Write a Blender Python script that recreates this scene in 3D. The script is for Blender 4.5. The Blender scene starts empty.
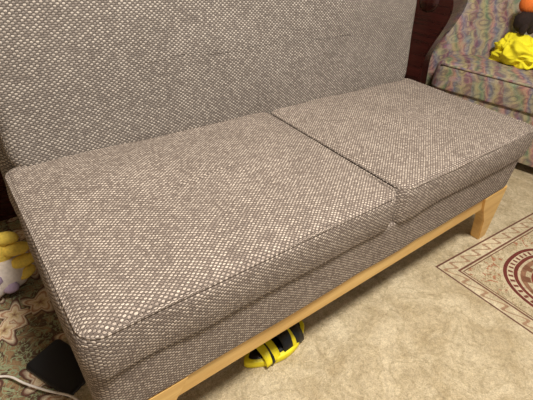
import bpy, bmesh, math, random
from mathutils import Vector, Matrix, Euler, noise
random.seed(4)
S=bpy.context.scene

# ---------------------------------------------------------------- node helper
class NT:
    def __init__(s,name):
        s.m=bpy.data.materials.new(name); s.m.use_nodes=True
        s.t=s.m.node_tree; s.b=s.t.nodes['Principled BSDF']
    def n(s,typ,**k):
        x=s.t.nodes.new(typ)
        for a,v in k.items(): setattr(x,a,v)
        return x
    def l(s,a,b): s.t.links.new(a,b)
    def put(s,sock,v):
        if hasattr(v,'is_output') or isinstance(v,bpy.types.NodeSocket): s.l(v,sock)
        else: sock.default_value=v
    def math(s,op,a,b=0.0,c=0.0,clamp=False):
        x=s.n('ShaderNodeMath',operation=op); x.use_clamp=clamp
        s.put(x.inputs[0],a); s.put(x.inputs[1],b); s.put(x.inputs[2],c)
        return x.outputs[0]
    def mix(s,f,a,b,mode='MIX'):
        x=s.n('ShaderNodeMix',data_type='RGBA',blend_type=mode)
        s.put(x.inputs[0],f)
        for i,v in ((6,a),(7,b)):
            if isinstance(v,(tuple,list)): v=(*v[:3],1)
            s.put(x.inputs[i],v)
        return x.outputs[2]
    def noise(s,vec,scale,detail=3,dist=0.0,rough=0.5):
        x=s.n('ShaderNodeTexNoise'); 
        if vec is not None: s.l(vec,x.inputs['Vector'])
        x.inputs['Scale'].default_value=scale; x.inputs['Detail'].default_value=detail
        x.inputs['Distortion'].default_value=dist; x.inputs['Roughness'].default_value=rough
        return x
    def ramp(s,f,stops,interp='LINEAR'):
        x=s.n('ShaderNodeValToRGB'); s.put(x.inputs[0],f); r=x.color_ramp; r.interpolation=interp
        while len(r.elements)<len(stops): r.elements.new(0.5)
        for e,(p,c) in zip(r.elements,stops):
            e.position=p; e.color=(*c[:3],1)
        return x.outputs[0]
    def ss(s,v,a,b):
        x=s.n('ShaderNodeMapRange',interpolation_type='SMOOTHSTEP'); s.put(x.inputs[0],v)
        x.inputs[1].default_value=a; x.inputs[2].default_value=b
        return x.outputs[0]
    def bump(s,h,strength,dist):
        x=s.n('ShaderNodeBump'); s.put(x.inputs['Height'],h)
        x.inputs['Strength'].default_value=strength; x.inputs['Distance'].default_value=dist
        s.l(x.outputs[0],s.b.inputs['Normal'])
    def fin(s,col,rough=0.6,**k):
        s.put(s.b.inputs['Base Color'],(*col[:3],1) if isinstance(col,tuple) else col)
        s.put(s.b.inputs['Roughness'],rough)
        for a,v in k.items(): s.b.inputs[a.replace('_',' ')].default_value=v
        return s.m
def srgb(r,g,b):
    f=lambda c:(c/255/12.92) if c/255<=0.04045 else ((c/255+0.055)/1.055)**2.4
    return (f(r),f(g),f(b))

# ---------------------------------------------------------------- materials
def mat_fabric(name,dark,c1,c2,bw,rh,amt=1.0):
    t=NT(name); uv=t.n('ShaderNodeUVMap').outputs[0]; M=t.math
    nz=t.noise(uv,110,2)
    off=t.n('ShaderNodeVectorMath',operation='MULTIPLY_ADD')
    t.l(nz.outputs['Color'],off.inputs[0]); off.inputs[1].default_value=(.0034,.0016,0); t.l(uv,off.inputs[2])
    sp=t.n('ShaderNodeSeparateXYZ'); t.l(off.outputs[0],sp.inputs[0])
    su=M('SINE',M('MULTIPLY',sp.outputs[0],2*math.pi/(2*bw)))
    sv=M('SINE',M('MULTIPLY',sp.outputs[1],2*math.pi/(2*rh)))
    nub=M('MULTIPLY',M('POWER',M('ABSOLUTE',su),.7),M('ABSOLUTE',sv))
    chk=M('MULTIPLY',su,sv)
    cell=t.n('ShaderNodeTexWhiteNoise',noise_dimensions='2D')
    cv=t.n('ShaderNodeCombineXYZ'); t.l(M('FLOOR',M('DIVIDE',sp.outputs[0],bw)),cv.inputs[0]); t.l(M('FLOOR',M('DIVIDE',sp.outputs[1],rh)),cv.inputs[1])
    t.l(cv.outputs[0],cell.inputs['Vector'])
    yarn=t.mix(M('MULTIPLY',cell.outputs['Value'],.9),c1,c2)
    yarn=t.mix(t.ss(chk,.1,-.5),yarn,tuple(x*.64 for x in c2))
    col=t.mix(t.ss(nub,.02,.42),dark,yarn)
    fine=t.noise(uv,700,2)
    col=t.mix(0.65,col,t.ramp(fine.outputs[0],[(.3,(.55,.55,.55)),(.7,(1.35,1.34,1.33))]),'MULTIPLY')
    big=t.noise(uv,9,3)
    col=t.mix(0.5,col,t.ramp(big.outputs[0],[(.3,(.84,.83,.82)),(.7,(1.1,1.1,1.1))]),'MULTIPLY')
    h=M('ADD',nub,M('MULTIPLY',fine.outputs[0],.6))
    t.bump(h,0.7,0.0010)
    m=t.fin(col,0.92)
    t.b.inputs['Specular IOR Level'].default_value=0.25
    return m
FAB=mat_fabric('woven_fabric',srgb(61,50,45),srgb(218,204,190),srgb(138,124,115),.0052,.0036)
FABB=mat_fabric('woven_fabric_back',srgb(61,54,50),srgb(204,194,183),srgb(136,126,119),.0056,.0043)

def mat_wood(name,a,b,rough,scale=14):
    t=NT(name); tc=t.n('ShaderNodeTexCoord').outputs['Object']
    mp=t.n('ShaderNodeMapping'); t.l(tc,mp.inputs[0]); mp.inputs['Scale'].default_value=(1.2,12,12)
    n1=t.noise(mp.outputs[0],scale/4,5,0.6)
    n2=t.noise(mp.outputs[0],scale*3,3)
    f=t.math('ADD',t.math('MULTIPLY',n1.outputs[0],.8),t.math('MULTIPLY',n2.outputs[0],.25))
    col=t.ramp(f,[(.3,a),(.75,b)])
    t.bump(n2.outputs[0],.15,.001)
    return t.fin(col,rough)
PINE=mat_wood('pine_wood',srgb(204,156,84),srgb(238,200,128),.42)
MAHO=mat_wood('mahogany_wood',srgb(32,14,12),srgb(66,28,24),.2)

def mat_rug():
    t=NT('beige_rug_pattern'); tc=t.n('ShaderNodeTexCoord').outputs['Object']
    sp=t.n('ShaderNodeSeparateXYZ'); t.l(tc,sp.inputs[0]); X,Y=sp.outputs[0],sp.outputs[1]
    M=t.math
    base=t.ramp(t.noise(tc,9,4,.8).outputs[0],[(.3,srgb(184,166,132)),(.7,srgb(216,201,170))])
    wv=t.noise(tc,9,2,1.6)
    sw=M('ABSOLUTE',M('SUBTRACT',wv.outputs[0],.5))
    base=t.mix(M('MULTIPLY',t.ss(sw,.05,.0),.4),base,srgb(164,148,114))
    ux=M('SUBTRACT',X,1.07); uy=M('MULTIPLY',Y,-1.0); uy=M('ADD',uy,M('MULTIPLY',ux,-.07)); uy=M('ADD',uy,.012)
    d=M('MINIMUM',ux,uy)
    inside=t.ss(d,0,.003)
    panel=t.ramp(t.noise(tc,16,3,1.0).outputs[0],[(.35,srgb(196,180,148)),(.65,srgb(222,208,178))])
    s2=t.noise(tc,26,1,4.0); sA=M('ABSOLUTE',M('SUBTRACT',s2.outputs[0],.5))
    inner=t.ss(d,.062,.066)
    panel=t.mix(M('MULTIPLY',M('MULTIPLY',t.ss(sA,.05,.02),inner),.75),panel,srgb(150,132,94))
    s3=t.noise(tc,20,1,3.0)
    panel=t.mix(M('MULTIPLY',t.ss(s3.outputs[0],.6,.66),inner),panel,srgb(172,118,88))
    along=M('SUBTRACT',ux,uy)
    vine=M('MULTIPLY',M('SINE',M('MULTIPLY',along,95.0)),.013)
    vd=M('ABSOLUTE',M('SUBTRACT',M('SUBTRACT',d,.03),vine))
    panel=t.mix(M('MULTIPLY',t.ss(vd,.006,.003),.8),panel,srgb(158,116,88))
    def line(c,w): return t.ss(M('ABSOLUTE',M('SUBTRACT',d,c)),w,w*.5)
    for c,w,cc in ((.004,.005,srgb(104,62,48)),(.056,.0045,srgb(112,66,52)),(.066,.0025,srgb(120,84,62))):
        panel=t.mix(line(c,w),panel,cc)
    mx=M('ABSOLUTE',M('SUBTRACT',X,1.362)); my=M('ABSOLUTE',M('ADD',Y,.298))
    r=M('POWER',M('ADD',M('POWER',mx,2.4),M('POWER',my,2.4)),1/2.4)
    ang=M('ARCTAN2',M('ADD',Y,.298),M('SUBTRACT',X,1.362))
    mc=t.ramp(M('DIVIDE',r,.2),[(0,srgb(150,70,50)),(.30,srgb(206,190,160)),(.36,srgb(132,58,44)),(.50,srgb(196,180,148)),(.58,srgb(150,110,84)),(.66,srgb(206,190,160)),(.70,srgb(116,50,40)),(.76,srgb(214,200,170)),(.86,srgb(112,46,38)),(.92,srgb(206,192,160))],'CONSTANT')
    pearl=M('MULTIPLY',t.ss(M('SINE',M('MULTIPLY',ang,46.0)),.1,.4),t.ss(M('ABSOLUTE',M('SUBTRACT',r,.162)),.009,.006))
    mc=t.mix(pearl,mc,srgb(120,62,48))
    pet=M('MULTIPLY',t.ss(M('SINE',M('MULTIPLY',ang,12.0)),0,.3),t.ss(M('ABSOLUTE',M('SUBTRACT',r,.117)),.018,.012))
    mc=t.mix(pet,mc,srgb(128,86,62))
    panel=t.mix(t.ss(r,.196,.193),panel,mc)
    col=t.mix(inside,base,panel)
    pile=t.noise(tc,330,2); p2=t.noise(tc,90,3)
    col=t.mix(.7,col,t.ramp(pile.outputs[0],[(.3,(.66,.64,.60)),(.7,(1.2,1.2,1.2))]),'MULTIPLY')
    col=t.mix(.6,col,t.ramp(p2.outputs[0],[(.3,(.70,.68,.66)),(.7,(1.17,1.17,1.17))]),'MULTIPLY')
    t.bump(M('ADD',pile.outputs[0],p2.outputs[0]),.9,.005)
    return t.fin(col,.95)
RUG=mat_rug()

def mat_floral(name,scale,ground,ground2,petalcols,leaf,distort=.04,bumpd=.003):
    t=NT(name); tc=t.n('ShaderNodeTexCoord').outputs['Object']; M=t.math
    dn=t.noise(tc,scale*1.3,2)
    off=t.n('ShaderNodeVectorMath',operation='MULTIPLY_ADD'); t.l(dn.outputs['Color'],off.inputs[0])
    off.inputs[1].default_value=(distort,distort,distort); t.l(tc,off.inputs[2])
    v=t.n('ShaderNodeTexVoronoi',voronoi_dimensions='2D'); t.l(off.outputs[0],v.inputs['Vector']); v.inputs['Scale'].default_value=scale
    v.inputs['Randomness'].default_value=.8
    sc=t.n('ShaderNodeVectorMath',operation='SUBTRACT'); t.l(off.outputs[0],sc.inputs[0]); t.l(v.outputs['Position'],sc.inputs[1])
    sp=t.n('ShaderNodeSeparateXYZ'); t.l(sc.outputs[0],sp.inputs[0])
    ang=M('ARCTAN2',sp.outputs[1],sp.outputs[0])
    pr=M('ADD',.42,M('MULTIPLY',M('COSINE',M('MULTIPLY',ang,5.0)),.13))
    q=M('DIVIDE',v.outputs['Distance'],pr)
    g=t.ramp(t.noise(tc,scale*2,3,1.5).outputs[0],[(.42,ground),(.52,ground2)])
    lf=t.noise(tc,scale*3,1,3)
    g=t.mix(t.ss(M('ABSOLUTE',M('SUBTRACT',lf.outputs[0],.5)),.06,.03),g,leaf)
    pc=t.ramp(q,petalcols)
    col=t.mix(t.ss(q,1.0,.94),g,pc)
    pile=t.noise(tc,320,2)
    col=t.mix(.6,col,t.ramp(pile.outputs[0],[(.3,(.65,.65,.65)),(.7,(1.2,1.2,1.2))]),'MULTIPLY')
    t.bump(pile.outputs[0],.7,bumpd)
    return t.fin(col,.95)
CARPET=mat_floral('floral_carpet',9,srgb(84,64,46),srgb(140,114,82),
  [(0,srgb(110,60,44)),(.2,srgb(198,172,130)),(.45,srgb(220,200,170)),(.60,srgb(160,110,80)),(.70,srgb(216,200,172)),(.88,srgb(96,58,44)),(1,srgb(60,46,38))],srgb(140,146,112))

def mat_tapestry():
    t=NT('paisley_upholstery'); tc=t.n('ShaderNodeTexCoord').outputs['Object']; M=t.math
    w=t.noise(tc,7,2,.5)
    off=t.n('ShaderNodeVectorMath',operation='MULTIPLY_ADD'); t.l(w.outputs['Color'],off.inputs[0])
    off.inputs[1].default_value=(.10,.10,.10); t.l(tc,off.inputs[2])
    sp=t.n('ShaderNodeSeparateXYZ'); t.l(off.outputs[0],sp.inputs[0])
    st=M('FRACT',M('MULTIPLY',M('ADD',M('ADD',sp.outputs[0],M('MULTIPLY',sp.outputs[1],.35)),M('MULTIPLY',sp.outputs[2],.35)),6.5))
    band=t.ramp(st,[(0,srgb(126,112,118)),(.18,srgb(168,150,108)),(.30,srgb(104,120,86)),(.46,srgb(178,120,108)),(.60,srgb(112,108,128)),(.78,srgb(172,154,112)),(.90,srgb(130,82,90))])
    v=t.n('ShaderNodeTexVoronoi'); t.l(off.outputs[0],v.inputs['Vector']); v.inputs['Scale'].default_value=24
    rings=M('SINE',M('MULTIPLY',v.outputs['Distance'],13.0))
    col=t.mix(M('MULTIPLY',t.ss(rings,.3,.9),.35),band,srgb(182,168,134))
    col=t.mix(M('MULTIPLY',t.ss(rings,-.4,-.9),.5),col,srgb(84,66,76))
    hs=t.n('ShaderNodeHueSaturation'); hs.inputs['Saturation'].default_value=.5; t.l(v.outputs['Color'],hs.inputs['Color'])
    col=t.mix(.10,col,hs.outputs[0])
    fine=t.noise(tc,260,2)
    col=t.mix(.6,col,t.ramp(fine.outputs[0],[(.3,(.6,.6,.6)),(.7,(1.15,1.15,1.15))]),'MULTIPLY')
    t.bump(fine.outputs[0],.5,.002)
    return t.fin(col,.9)
TAP=mat_tapestry()
def mat_plain(name,c,rough=.6,nscale=40,amt=.12,bd=.001,**k):
    t=NT(name); tc=t.n('ShaderNodeTexCoord').outputs['Object']
    nz=t.noise(tc,nscale,3)
    d=tuple(x*(1-amt) for x in c); u=tuple(min(1,x*(1+amt)) for x in c)
    t.bump(nz.outputs[0],.4,bd)
    return t.fin(t.ramp(nz.outputs[0],[(.3,d),(.7,u)]),rough,**k)
YEL=mat_plain('yellow_cloth',srgb(250,236,40),.8,150,.06,.0006)
YEL2=mat_plain('yellow_petal_plush',srgb(226,196,84),.9,150,.15,.002)
WHT=mat_plain('white_plush',srgb(214,202,192),.95,120,.12,.003)
LIL=mat_plain('lilac_plush',srgb(168,148,172),.95,120,.12,.003)
ORG=mat_plain('orange_plush',srgb(236,120,44),.8,100,.1,.002)
BLK=mat_plain('black_plastic',srgb(16,16,18),.35,60,.2,.0004)
DKF=mat_plain('dark_plush',srgb(40,26,22),.9,100,.3,.002)
YPL=mat_plain('yellow_rubber',srgb(236,220,30),.5,60,.06,.0004)
CBL=mat_plain('white_cable_rubber',srgb(224,216,208),.45,60,.05,.0003)
WALL=mat_plain('wallpaper',srgb(196,180,156),.9,30,.05,.001)

# ---------------------------------------------------------------- mesh helpers
COL=S.collection
def link(o,parent=None):
    COL.objects.link(o)
    if parent: o.parent=parent
    return o
def empty(name,loc=(0,0,0)):
    e=bpy.data.objects.new(name,None); e.location=loc; e.empty_display_size=.1; COL.objects.link(e); return e
def mkobj(name,bm,mat,parent=None,smooth=True,uv=True,loc=None,rot=None):
    bmesh.ops.recalc_face_normals(bm,faces=bm.faces)
    if uv:
        L=bm.loops.layers.uv.new('UVMap')
        for f in bm.faces:
            n=f.normal; a=max(range(3),key=lambda i:abs(n[i])+(.12 if i==2 else 0))
            for lp in f.loops:
                c=lp.vert.co
                lp[L].uv=((c.y,c.z),(c.x,c.z),(c.x,c.y))[a]
    me=bpy.data.meshes.new(name); bm.to_mesh(me); bm.free()
    if smooth:
        for p in me.polygons: p.use_smooth=True
    for m in (mat if isinstance(mat,list) else [mat]): me.materials.append(m)
    o=bpy.data.objects.new(name,me)
    if loc: o.location=loc
    if rot: o.rotation_euler=rot
    return link(o,parent)
def rrect(hx,hy,r,n=7,ns=16):
    pts=[]; r=max(min(r,hx,hy),1e-4)
    corners=[(hx-r,hy-r,0),(-hx+r,hy-r,90),(-hx+r,-hy+r,180),(hx-r,-hy+r,270)]
    for k,(cx,cy,a0) in enumerate(corners):
        arc=[(cx+r*math.cos(math.radians(a0+90*i/n)),cy+r*math.sin(math.radians(a0+90*i/n))) for i in range(n+1)]
        pts+=arc
        nx,ny,_=corners[(k+1)%4]; a1=math.radians(a0+90)
        e=arc[-1]; s=(nx+r*math.cos(a1),ny+r*math.sin(a1))
        for i in range(1,ns): pts.append((e[0]+(s[0]-e[0])*i/ns,e[1]+(s[1]-e[1])*i/ns))
    return pts
def pillow(w,d,h,rc=.03,re=.018,dome=.006,bulge=.0,re_b=None,seed=0,wob=.0015,lump=0.0):
    """upholstered block, origin at bottom centre"""
    bm=bmesh.new(); hx,hy=w/2,d/2
    rb=re if re_b is None else re_b
    rings=[]
    for i in range(7,0,-1): rings.append((rb+ (min(hx,hy)-rb)*(i/7)*.98,0,'b'))
    for i in range(6): a=math.radians(90*i/5); rings.append((rb*(1-math.sin(a)),rb*(1-math.cos(a)),'s'))
    for i in range(1,8):
        t=i/8; rings.append((-bulge*math.sin(math.pi*t),rb+(h-rb-re)*t,'s'))
    for i in range(6): a=math.radians(90*i/5); rings.append((re*(1-math.cos(a)),h-re+re*math.sin(a),'s'))
    for i in range(1,19): rings.append((re+(min(hx,hy)-re)*(i/18)*.98,h,'t'))
    vr=[]
    for inset,z,k in rings:
        ring=[]
        for (x,y) in rrect(hx-inset,hy-inset,max(rc-inset,.002)):
            zz=z
            if k=='t':
                fx=1-min(1,abs(x)/(hx-re))**3; fy=1-min(1,abs(y)/(hy-re))**3
                zz+=dome*fx*fy+lump*noise.noise(Vector((x*6+seed,y*6,2)))*min(1,fx*3)*min(1,fy*3)
            nv=noise.noise(Vector((x*7+seed,y*7,z*7)))*wob
            ring.append(bm.verts.new((x+nv,y+nv,zz+(nv if k!='b' else 0))))
        vr.append(ring)
    N=len(vr[0])
    for a,b in zip(vr,vr[1:]):
        for i in range(N):
            bm.faces.new((a[i],a[(i+1)%N],b[(i+1)%N],b[i]))
    bm.faces.new(vr[0][::-1]); bm.faces.new(vr[-1])
    return bm
def tube(name,pts,r,mat,parent=None,cyclic=False,uv=True,n=8):
    bm=bmesh.new(); P=[Vector(p) for p in pts]; N=len(P); rings=[]
    for i,p in enumerate(P):
        a=P[i-1] if (i>0 or cyclic) else P[i]; b=P[(i+1)%N] if (i<N-1 or cyclic) else P[i]
        t=(b-a).normalized(); s=t.cross(Vector((0,0,1)))
        if s.length<.01: s=t.cross(Vector((0,1,0)))
        s.normalize(); u=s.cross(t)
        rings.append([bm.verts.new(p+s*r*math.cos(2*math.pi*k/n)+u*r*math.sin(2*math.pi*k/n)) for k in range(n)])
    R=list(zip(rings,rings[1:]+( [rings[0]] if cyclic else [])))
    for a,b in R:
        for k in range(n): bm.faces.new((a[k],a[(k+1)%n],b[(k+1)%n],b[k]))
    if not cyclic: bm.faces.new(rings[0]); bm.faces.new(rings[-1])
    return mkobj(name,bm,mat,parent,uv=uv)
def prism(name,poly,y0,y1,mat,parent=None,bev=.003):
    """extrude an XZ polygon between y0 and y1"""
    bm=bmesh.new()
    a=[bm.verts.new((x,y0,z)) for x,z in poly]; f=bm.faces.new(a)
    g=bmesh.ops.extrude_face_region(bm,geom=[f]); vs=[v for v in g['geom'] if isinstance(v,bmesh.types.BMVert)]
    bmesh.ops.translate(bm,vec=(0,y1-y0,0),verts=vs)
    if bev: bmesh.ops.bevel(bm,geom=[e for e in bm.edges],offset=bev,segments=2,affect='EDGES',clamp_overlap=True)
    return mkobj(name,bm,mat,parent,smooth=False)
def box(name,x0,x1,y0,y1,z0,z1,mat,parent=None,bev=.003):
    return prism(name,[(x0,z0),(x1,z0),(x1,z1),(x0,z1)],y0,y1,mat,parent,bev)
def blob(bm,c,s,mi=0,sub=3,amp=.0,fr=10,seed=0,rot=None):
    g=bmesh.ops.create_icosphere(bm,subdivisions=sub,radius=1)
    Rm=Euler(rot).to_matrix() if rot else Matrix.Identity(3)
    for v in g['verts']:
        p=Vector((v.co.x*s[0],v.co.y*s[1],v.co.z*s[2]))
        nn=noise.noise(v.co*fr/3+Vector((seed,seed*2,0)))
        p*=1+amp*nn
        v.co=Rm@p+Vector(c)
    for v in g['verts']:
        for f in v.link_faces: f.material_index=mi

# ---------------------------------------------------------------- room
def slab(name,x0,x1,y0,y1,z0,z1,mat):
    return box(name,x0,x1,y0,y1,z0,z1,mat,None,0)
slab('floor',-1.8,3.6,-2.2,2.2,-.05,0,CARPET)
slab('wall_back',-1.8,3.6,2.2,2.3,-.05,2.6,WALL)
slab('wall_right',3.6,3.7,-2.2,2.3,-.05,2.6,WALL)
slab('wall_left',-1.9,-1.8,-2.2,2.3,-.05,2.6,WALL)
slab('ceiling',-1.9,3.7,-2.2,2.3,2.6,2.7,mat_plain('ceiling_paint',srgb(225,220,210),.9,30,.03))
slab('baseboard_back',-1.8,3.6,2.18,2.2,0,.08,PINE)
FZ=.005
slab('area_rug',-.035,3.3,-1.9,.40,0,FZ,RUG)

# ---------------------------------------------------------------- sofa
sofa=empty('loveseat_sofa')
T=.460; X0=-.013; X1=1.376; Y0=-.006; Y1=.512; W=.68; ZS=.362
bm=pillow(X1-X0-.004,Y1-Y0-.010,ZS-.234,rc=.036,re=.008,dome=0,re_b=.010,wob=.002)
mkobj('seat_base',bm,FAB,sofa,loc=((X0+X1)/2,(Y0+Y1)/2+.002,.234))
for i,(a,b) in enumerate(((X0,W-.0022),(W+.0022,X1))):
    w=b-a; x=(a+b)/2; y=(Y0+Y1)/2; d=Y1-Y0
    bm=pillow(w,d,T-ZS,rc=.034,re=.024,dome=.012,bulge=.003,re_b=.003,seed=i*9+3,wob=.005,lump=.008)
    mkobj('seat_cushion_%d'%(i+1),bm,FAB,sofa,loc=(x,y,ZS))
    ring=[(x+p,y+q,T-.0095+.0015*math.sin(p*21+i)) for p,q in rrect(w/2-.0065,d/2-.0065,.031)]
    tube('piping_%d'%(i+1),ring,.0042,FAB,sofa,cyclic=True,n=8)
bm=pillow(1.35,.43,.11,rc=.06,re=.03,dome=.006,re_b=.02,wob=.003,lump=.006)
mkobj('backrest',bm,FABB,sofa,loc=(W+.000,.618,.42+.215-.01),rot=(math.radians(82),0,0))
bm=pillow(1.385,.09,.36,rc=.035,re=.03,dome=0,re_b=.02)
mkobj('back_support',bm,FABB,sofa,loc=(W+.008,.70,.20))
box('front_rail',.03,1.33,.008,.034,.178,.236,PINE,sofa)
box('back_rail',.16,1.20,.60,.622,.186,.236,PINE,sofa)
for i,yy in enumerate((.002,.62)):
    y1=yy+.034; s=0 if i==0 else .10
    prism('leg_right_%d'%(i+1),[(1.215-s,.237),(1.372-s,.237),(1.392-s,FZ),(1.340-s,FZ),(1.30-s,.11),(1.245-s,.178)],yy,y1,PINE,sofa)
    prism('leg_left_%d'%(i+1),[(.145+s,.237),(-.004+s,.237),(-.015+s,FZ),(.025+s,FZ),(.06+s,.12),(.115+s,.178)],yy,y1,PINE,sofa)
for i,x in enumerate((.20,.66,1.12)):
    box('cross_slat_%d'%(i+1),x-.02,x+.02,.034,.60,.205,.236,PINE,sofa)

# ---------------------------------------------------------------- armchair
arm=empty('patterned_armchair')
ang=math.atan2(-.969,.248)
arm.location=(1.84,.68,FZ); arm.rotation_euler=(0,0,ang)
bm=pillow(.98,.62,.13,rc=.05,re=.035,dome=.015,re_b=.01)
mkobj('seat_cushion',bm,TAP,arm,loc=(.50,.33,.285))
bm=pillow(.96,.60,.24,rc=.02,re=.004,dome=0,re_b=.004)
mkobj('seat_front_panel',bm,TAP,arm,loc=(.50,.335,.05))
tube('front_piping',[(.04+i*.046,.024,.402) for i in range(21)],.006,TAP,arm)
def barrel():
    bm=bmesh.new()
    plan=[(-.10,.02),(-.06,.12),(.03,.20),(.14,.27),(.26,.34),(.385,.39),(.52,.42),(.66,.42),(.8,.39),(.94,.30),(1.04,.16),(1.08,.02)]
    prof=[(0,.06),(0,.30),(.01,.44),(.035,.56),(.06,.68),(.09,.76),(.14,.80),(.20,.78),(.24,.70),(.24,.40),(.22,.06)]
    rings=[]
    for i,(x,y) in enumerate(plan):
        a=Vector(plan[max(i-1,0)]); b=Vector(plan[min(i+1,len(plan)-1)]); t=(b-a).normalized(); n=Vector((-t.y,t.x))
        rings.append([bm.verts.new((x+n.x*o,y+n.y*o,z)) for o,z in prof])
    for a,b in zip(rings,rings[1:]):
        for k in range(len(prof)): bm.faces.new((a[k],a[(k+1)%len(prof)],b[(k+1)%len(prof)],b[k]))
    bm.faces.new(rings[0]); bm.faces.new(rings[-1])
    return bm
o=mkobj('curved_back',barrel(),TAP,arm)
md=o.modifiers.new('s','SUBSURF'); md.levels=2; md.render_levels=2
prof=[(-.03,0),(-.10,.0),(-.115,.10),(-.095,.22),(-.11,.32),(-.15,.42),(-.185,.52),(-.20,.62),(-.18,.70),(-.12,.745),(-.05,.74),(.0,.70),(.018,.64),(.005,.57),(-.02,.50),(-.04,.42),(-.03,.32),(-.015,.2),(-.02,.1)]
def smoothpoly(p,n=4):
    out=[];N=len(p)
    for i in range(N):
        p0,p1,p2,p3=[Vector(p[(i+k)%N]) for k in (-1,0,1,2)]
        for j in range(n):
            t=j/n; out.append(tuple(.5*((2*p1)+(p2-p0)*t+(2*p0-5*p1+4*p2-p3)*t*t+(3*p1-p0-3*p2+p3)*t**3)))
    return out
for i in range(2):
    pp=[(x+.015,max(z,0)) for x,z in smoothpoly(prof)]
    if i: pp=[(1.0-x,z) for x,z in pp]
    prism('carved_arm_post_%d'%(i+1),pp,-.06,.05,MAHO,arm,.016)
    cx=-.075 if not i else 1.075
    bm=bmesh.new(); blob(bm,(cx,-.058,.665),(.045,.018,.045)); mkobj('scroll_boss_%d'%(i+1),bm,MAHO,arm)
    prism('arm_rail_%d'%(i+1),[((x-cx)*.8+cx,z) for x,z in pp if z>.5],.04,.30,MAHO,arm,.01)

# ---------------------------------------------------------------- toys
bm=bmesh.new()
g=bmesh.ops.create_icosphere(bm,subdivisions=6,radius=1)
for v in g['verts']:
    n=v.co.copy()
    q=noise.noise(n*1.2)*.9
    rid=noise.noise(n*1.9+Vector((q,3,q)))*.35+(1-abs(noise.noise(n*2.8+Vector((7,q*2,1))))*2)*.14
    s=.90+rid
    v.co=Vector((n.x*.100*s,n.y*.130*s,max(n.z,-.6)*.082*s))
mkobj('crumpled_yellow_cloth',bm,YEL,loc=(2.175,.430,.478))
bm=bmesh.new()
blob(bm,(0,0,.115),(.045,.045,.042),0); blob(bm,(-.02,-.01,.045),(.042,.04,.045),1,amp=.15)
blob(bm,(-.04,-.03,.02),(.018,.018,.03),1); blob(bm,(.02,-.04,.02),(.018,.018,.03),1)
blob(bm,(-.03,0,.15),(.014,.012,.016),0); blob(bm,(.03,0,.15),(.014,.012,.016),0)
mkobj('orange_soft_toy',bm,[ORG,DKF],loc=(2.165,.478,.575))

bm=bmesh.new()
blob(bm,(0,0,.05),(.085,.07,.055),0,amp=.12,seed=1)
blob(bm,(-.05,-.03,.04),(.06,.055,.045),0,amp=.1,seed=2)
for i,(x,y,z,sx,sz,ry) in enumerate([(.035,-.01,.160,.034,.018,.3),(.052,-.02,.122,.036,.018,.1),(.058,-.035,.086,.034,.017,-.1),(.052,-.045,.052,.030,.016,-.35)]):
    blob(bm,(x,y,z),(sx,.02,sz),1,amp=.12,seed=i,rot=(0,ry,0))
blob(bm,(.01,.0,.11),(.035,.03,.06),1,amp=.1)
for i,(x,y,z) in enumerate([(-.02,-.06,.07),(-.07,-.075,.05),(.01,-.065,.035),(-.05,-.03,.09)]):
    blob(bm,(x,y,z),(.02,.014,.018),2,amp=.15,seed=i)
for i,(x,y,z) in enumerate([(-.045,-.08,.085),(-.10,-.05,.07)]):
    blob(bm,(x,y,z),(.018,.014,.018),1,amp=.15,seed=i)
mkobj('plush_flower_toy',bm,[WHT,YEL2,LIL],loc=(-.085,.68,.006))

# slide sandal
sl=empty('slide_sandal'); sl.location=(.430,.080,FZ); sl.rotation_euler=(0,0,math.radians(4))
def sole(hl,z0,z1,sc):
    bm=bmesh.new(); N=48; rings=[]
    for z,k in ((z0,.97),(z0+.003,1),(z1-.003,1),(z1,.96),(z1-.0005,.6),(z1-.001,.2)):
        r=[]
        for i in range(N):
            a=2*math.pi*i/N; x=hl*math.cos(a)*k; w=(.038+.006*math.cos(a+.4)-.007*math.cos(2*a))*sc
            r.append(bm.verts.new((x,w*math.sin(a)*k,z)))
        rings.append(r)
    for a,b in zip(rings,rings[1:]):
        for i in range(N): bm.faces.new((a[i],a[(i+1)%N],b[(i+1)%N],b[i]))
    bm.faces.new(rings[0]); bm.faces.new(rings[-1]); return bm
mkobj('outsole',sole(.102,.0,.022,1.05),YPL,sl)
mkobj('footbed',sole(.088,.020,.026,.80),BLK,sl)
def strap(x0,x1,mat,name,h=.05,w=.042):
    bm=bmesh.new(); n=18; rr=[]
    for j in range(5):
        x=x0+(x1-x0)*j/4; rr.append([[bm.verts.new((x,-(w+t)*math.cos(math.pi*i/n),.014+(h+t-.006*abs(j-2)/2-.014)*math.sin(math.pi*i/n))) for i in range(n+1)] for t in (0,.004)])
    for j in range(4):
        for i in range(n):
            for t in (0,1): bm.faces.new((rr[j][t][i],rr[j][t][i+1],rr[j+1][t][i+1],rr[j+1][t][i]))
    for j in (0,4):
        for i in range(n): bm.faces.new((rr[j][0][i],rr[j][0][i+1],rr[j][1][i+1],rr[j][1][i]))
    for i in (0,n):
        for j in range(4): bm.faces.new((rr[j][0][i],rr[j+1][0][i],rr[j+1][1][i],rr[j][1][i]))
    return mkobj(name,bm,mat,sl)
strap(-.005,.065,BLK,'strap',.054,.040)
strap(-.065,-.02,YPL,'toe_strap',.046,.040)
strap(.024,.036,YPL,'strap_stripe',.0565,.0418)
strap(-.048,-.040,BLK,'toe_stripe',.0485,.0418)

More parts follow.
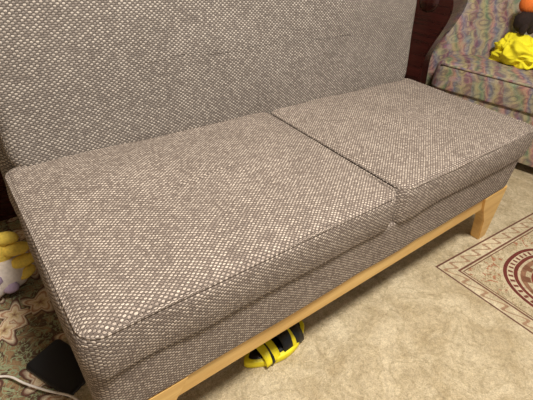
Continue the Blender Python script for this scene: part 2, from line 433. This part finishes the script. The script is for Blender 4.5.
# phone and cable
PH=Vector((-.030,.318))
ph=empty('smartphone'); ph.location=(PH.x,PH.y,FZ); ph.rotation_euler=(0,0,math.radians(-66))
bm=pillow(.15,.095,.009,rc=.012,re=.003,dome=0,re_b=.003,wob=0); mkobj('body',bm,BLK,ph,loc=(0,0,.0005))
bm=pillow(.142,.087,.0012,rc=.009,re=.0005,dome=0,re_b=.0004,wob=0); mkobj('screen',bm,BLK,ph,loc=(0,0,.0093))
cp=[(-.5,.50),(-.35,.44),(-.22,.40),(-.15,.372),(-.11,.315),(-.075,.270),(-.035,.225),(-.022,.185),(-.02,.13),(-.03,.04),(-.06,-.08)]
def spline(p,n=8):
    out=[];N=len(p)
    for i in range(N-1):
        p0,p1,p2,p3=[Vector(p[min(max(i+k,0),N-1)]) for k in (-1,0,1,2)]
        for j in range(n):
            t=j/n; out.append(.5*((2*p1)+(p2-p0)*t+(2*p0-5*p1+4*p2-p3)*t*t+(3*p1-p0-3*p2+p3)*t**3))
    return out
tube('charging_cable',[(q.x,q.y,.0082+.011*max(0,min(1,(.13-(q-PH).length)/.03))) for q in spline(cp)],.0027,CBL)

# mahogany cabinet on the left behind the sofa
cab=empty('mahogany_cabinet')
box('carcass',-.65,.09,.98,1.40,.07,.80,MAHO,cab,.006)
box('plinth',-.64,.08,.995,1.38,0,.07,MAHO,cab,.004)
box('top_board',-.68,.12,.95,1.42,.80,.83,MAHO,cab,.008)
for i,x in enumerate((-.64,-.275)):
    box('door_panel_%d'%(i+1),x,x+.355,.965,.98,.10,.77,MAHO,cab,.006)
    bm=bmesh.new(); blob(bm,(x+(.315 if i==0 else .04),.955,.46),(.012,.012,.012)); mkobj('knob_%d'%(i+1),bm,PINE,cab)

# ---------------------------------------------------------------- light
def area(name,loc,size,power,col,tgt):
    d=bpy.data.lights.new(name,'AREA'); d.shape='DISK'; d.size=size; d.energy=power; d.color=col
    o=bpy.data.objects.new(name,d); o.location=loc; COL.objects.link(o)
    o.rotation_euler=(Vector(tgt)-Vector(loc)).to_track_quat('-Z','Y').to_euler(); return o
area('ceiling_lamp',(.40,-.60,2.5),.45,86,(1,.945,.86),(.6,-.3,0))
w=bpy.data.worlds.new('world'); S.world=w; w.use_nodes=True
w.node_tree.nodes['Background'].inputs[0].default_value=(1,.95,.89,1)
w.node_tree.nodes['Background'].inputs[1].default_value=.40

# ---------------------------------------------------------------- camera
cd=bpy.data.cameras.new('camera'); cam=bpy.data.objects.new('camera',cd); COL.objects.link(cam)
cam.location=(-.0452,-.3823,.9325); cam.rotation_euler=(.9561,-.0796,-.6558)
cd.sensor_fit='HORIZONTAL'; cd.sensor_width=36; cd.lens=406.2/533*36; cd.clip_start=.02
S.camera=cam
S.view_settings.view_transform='Standard'
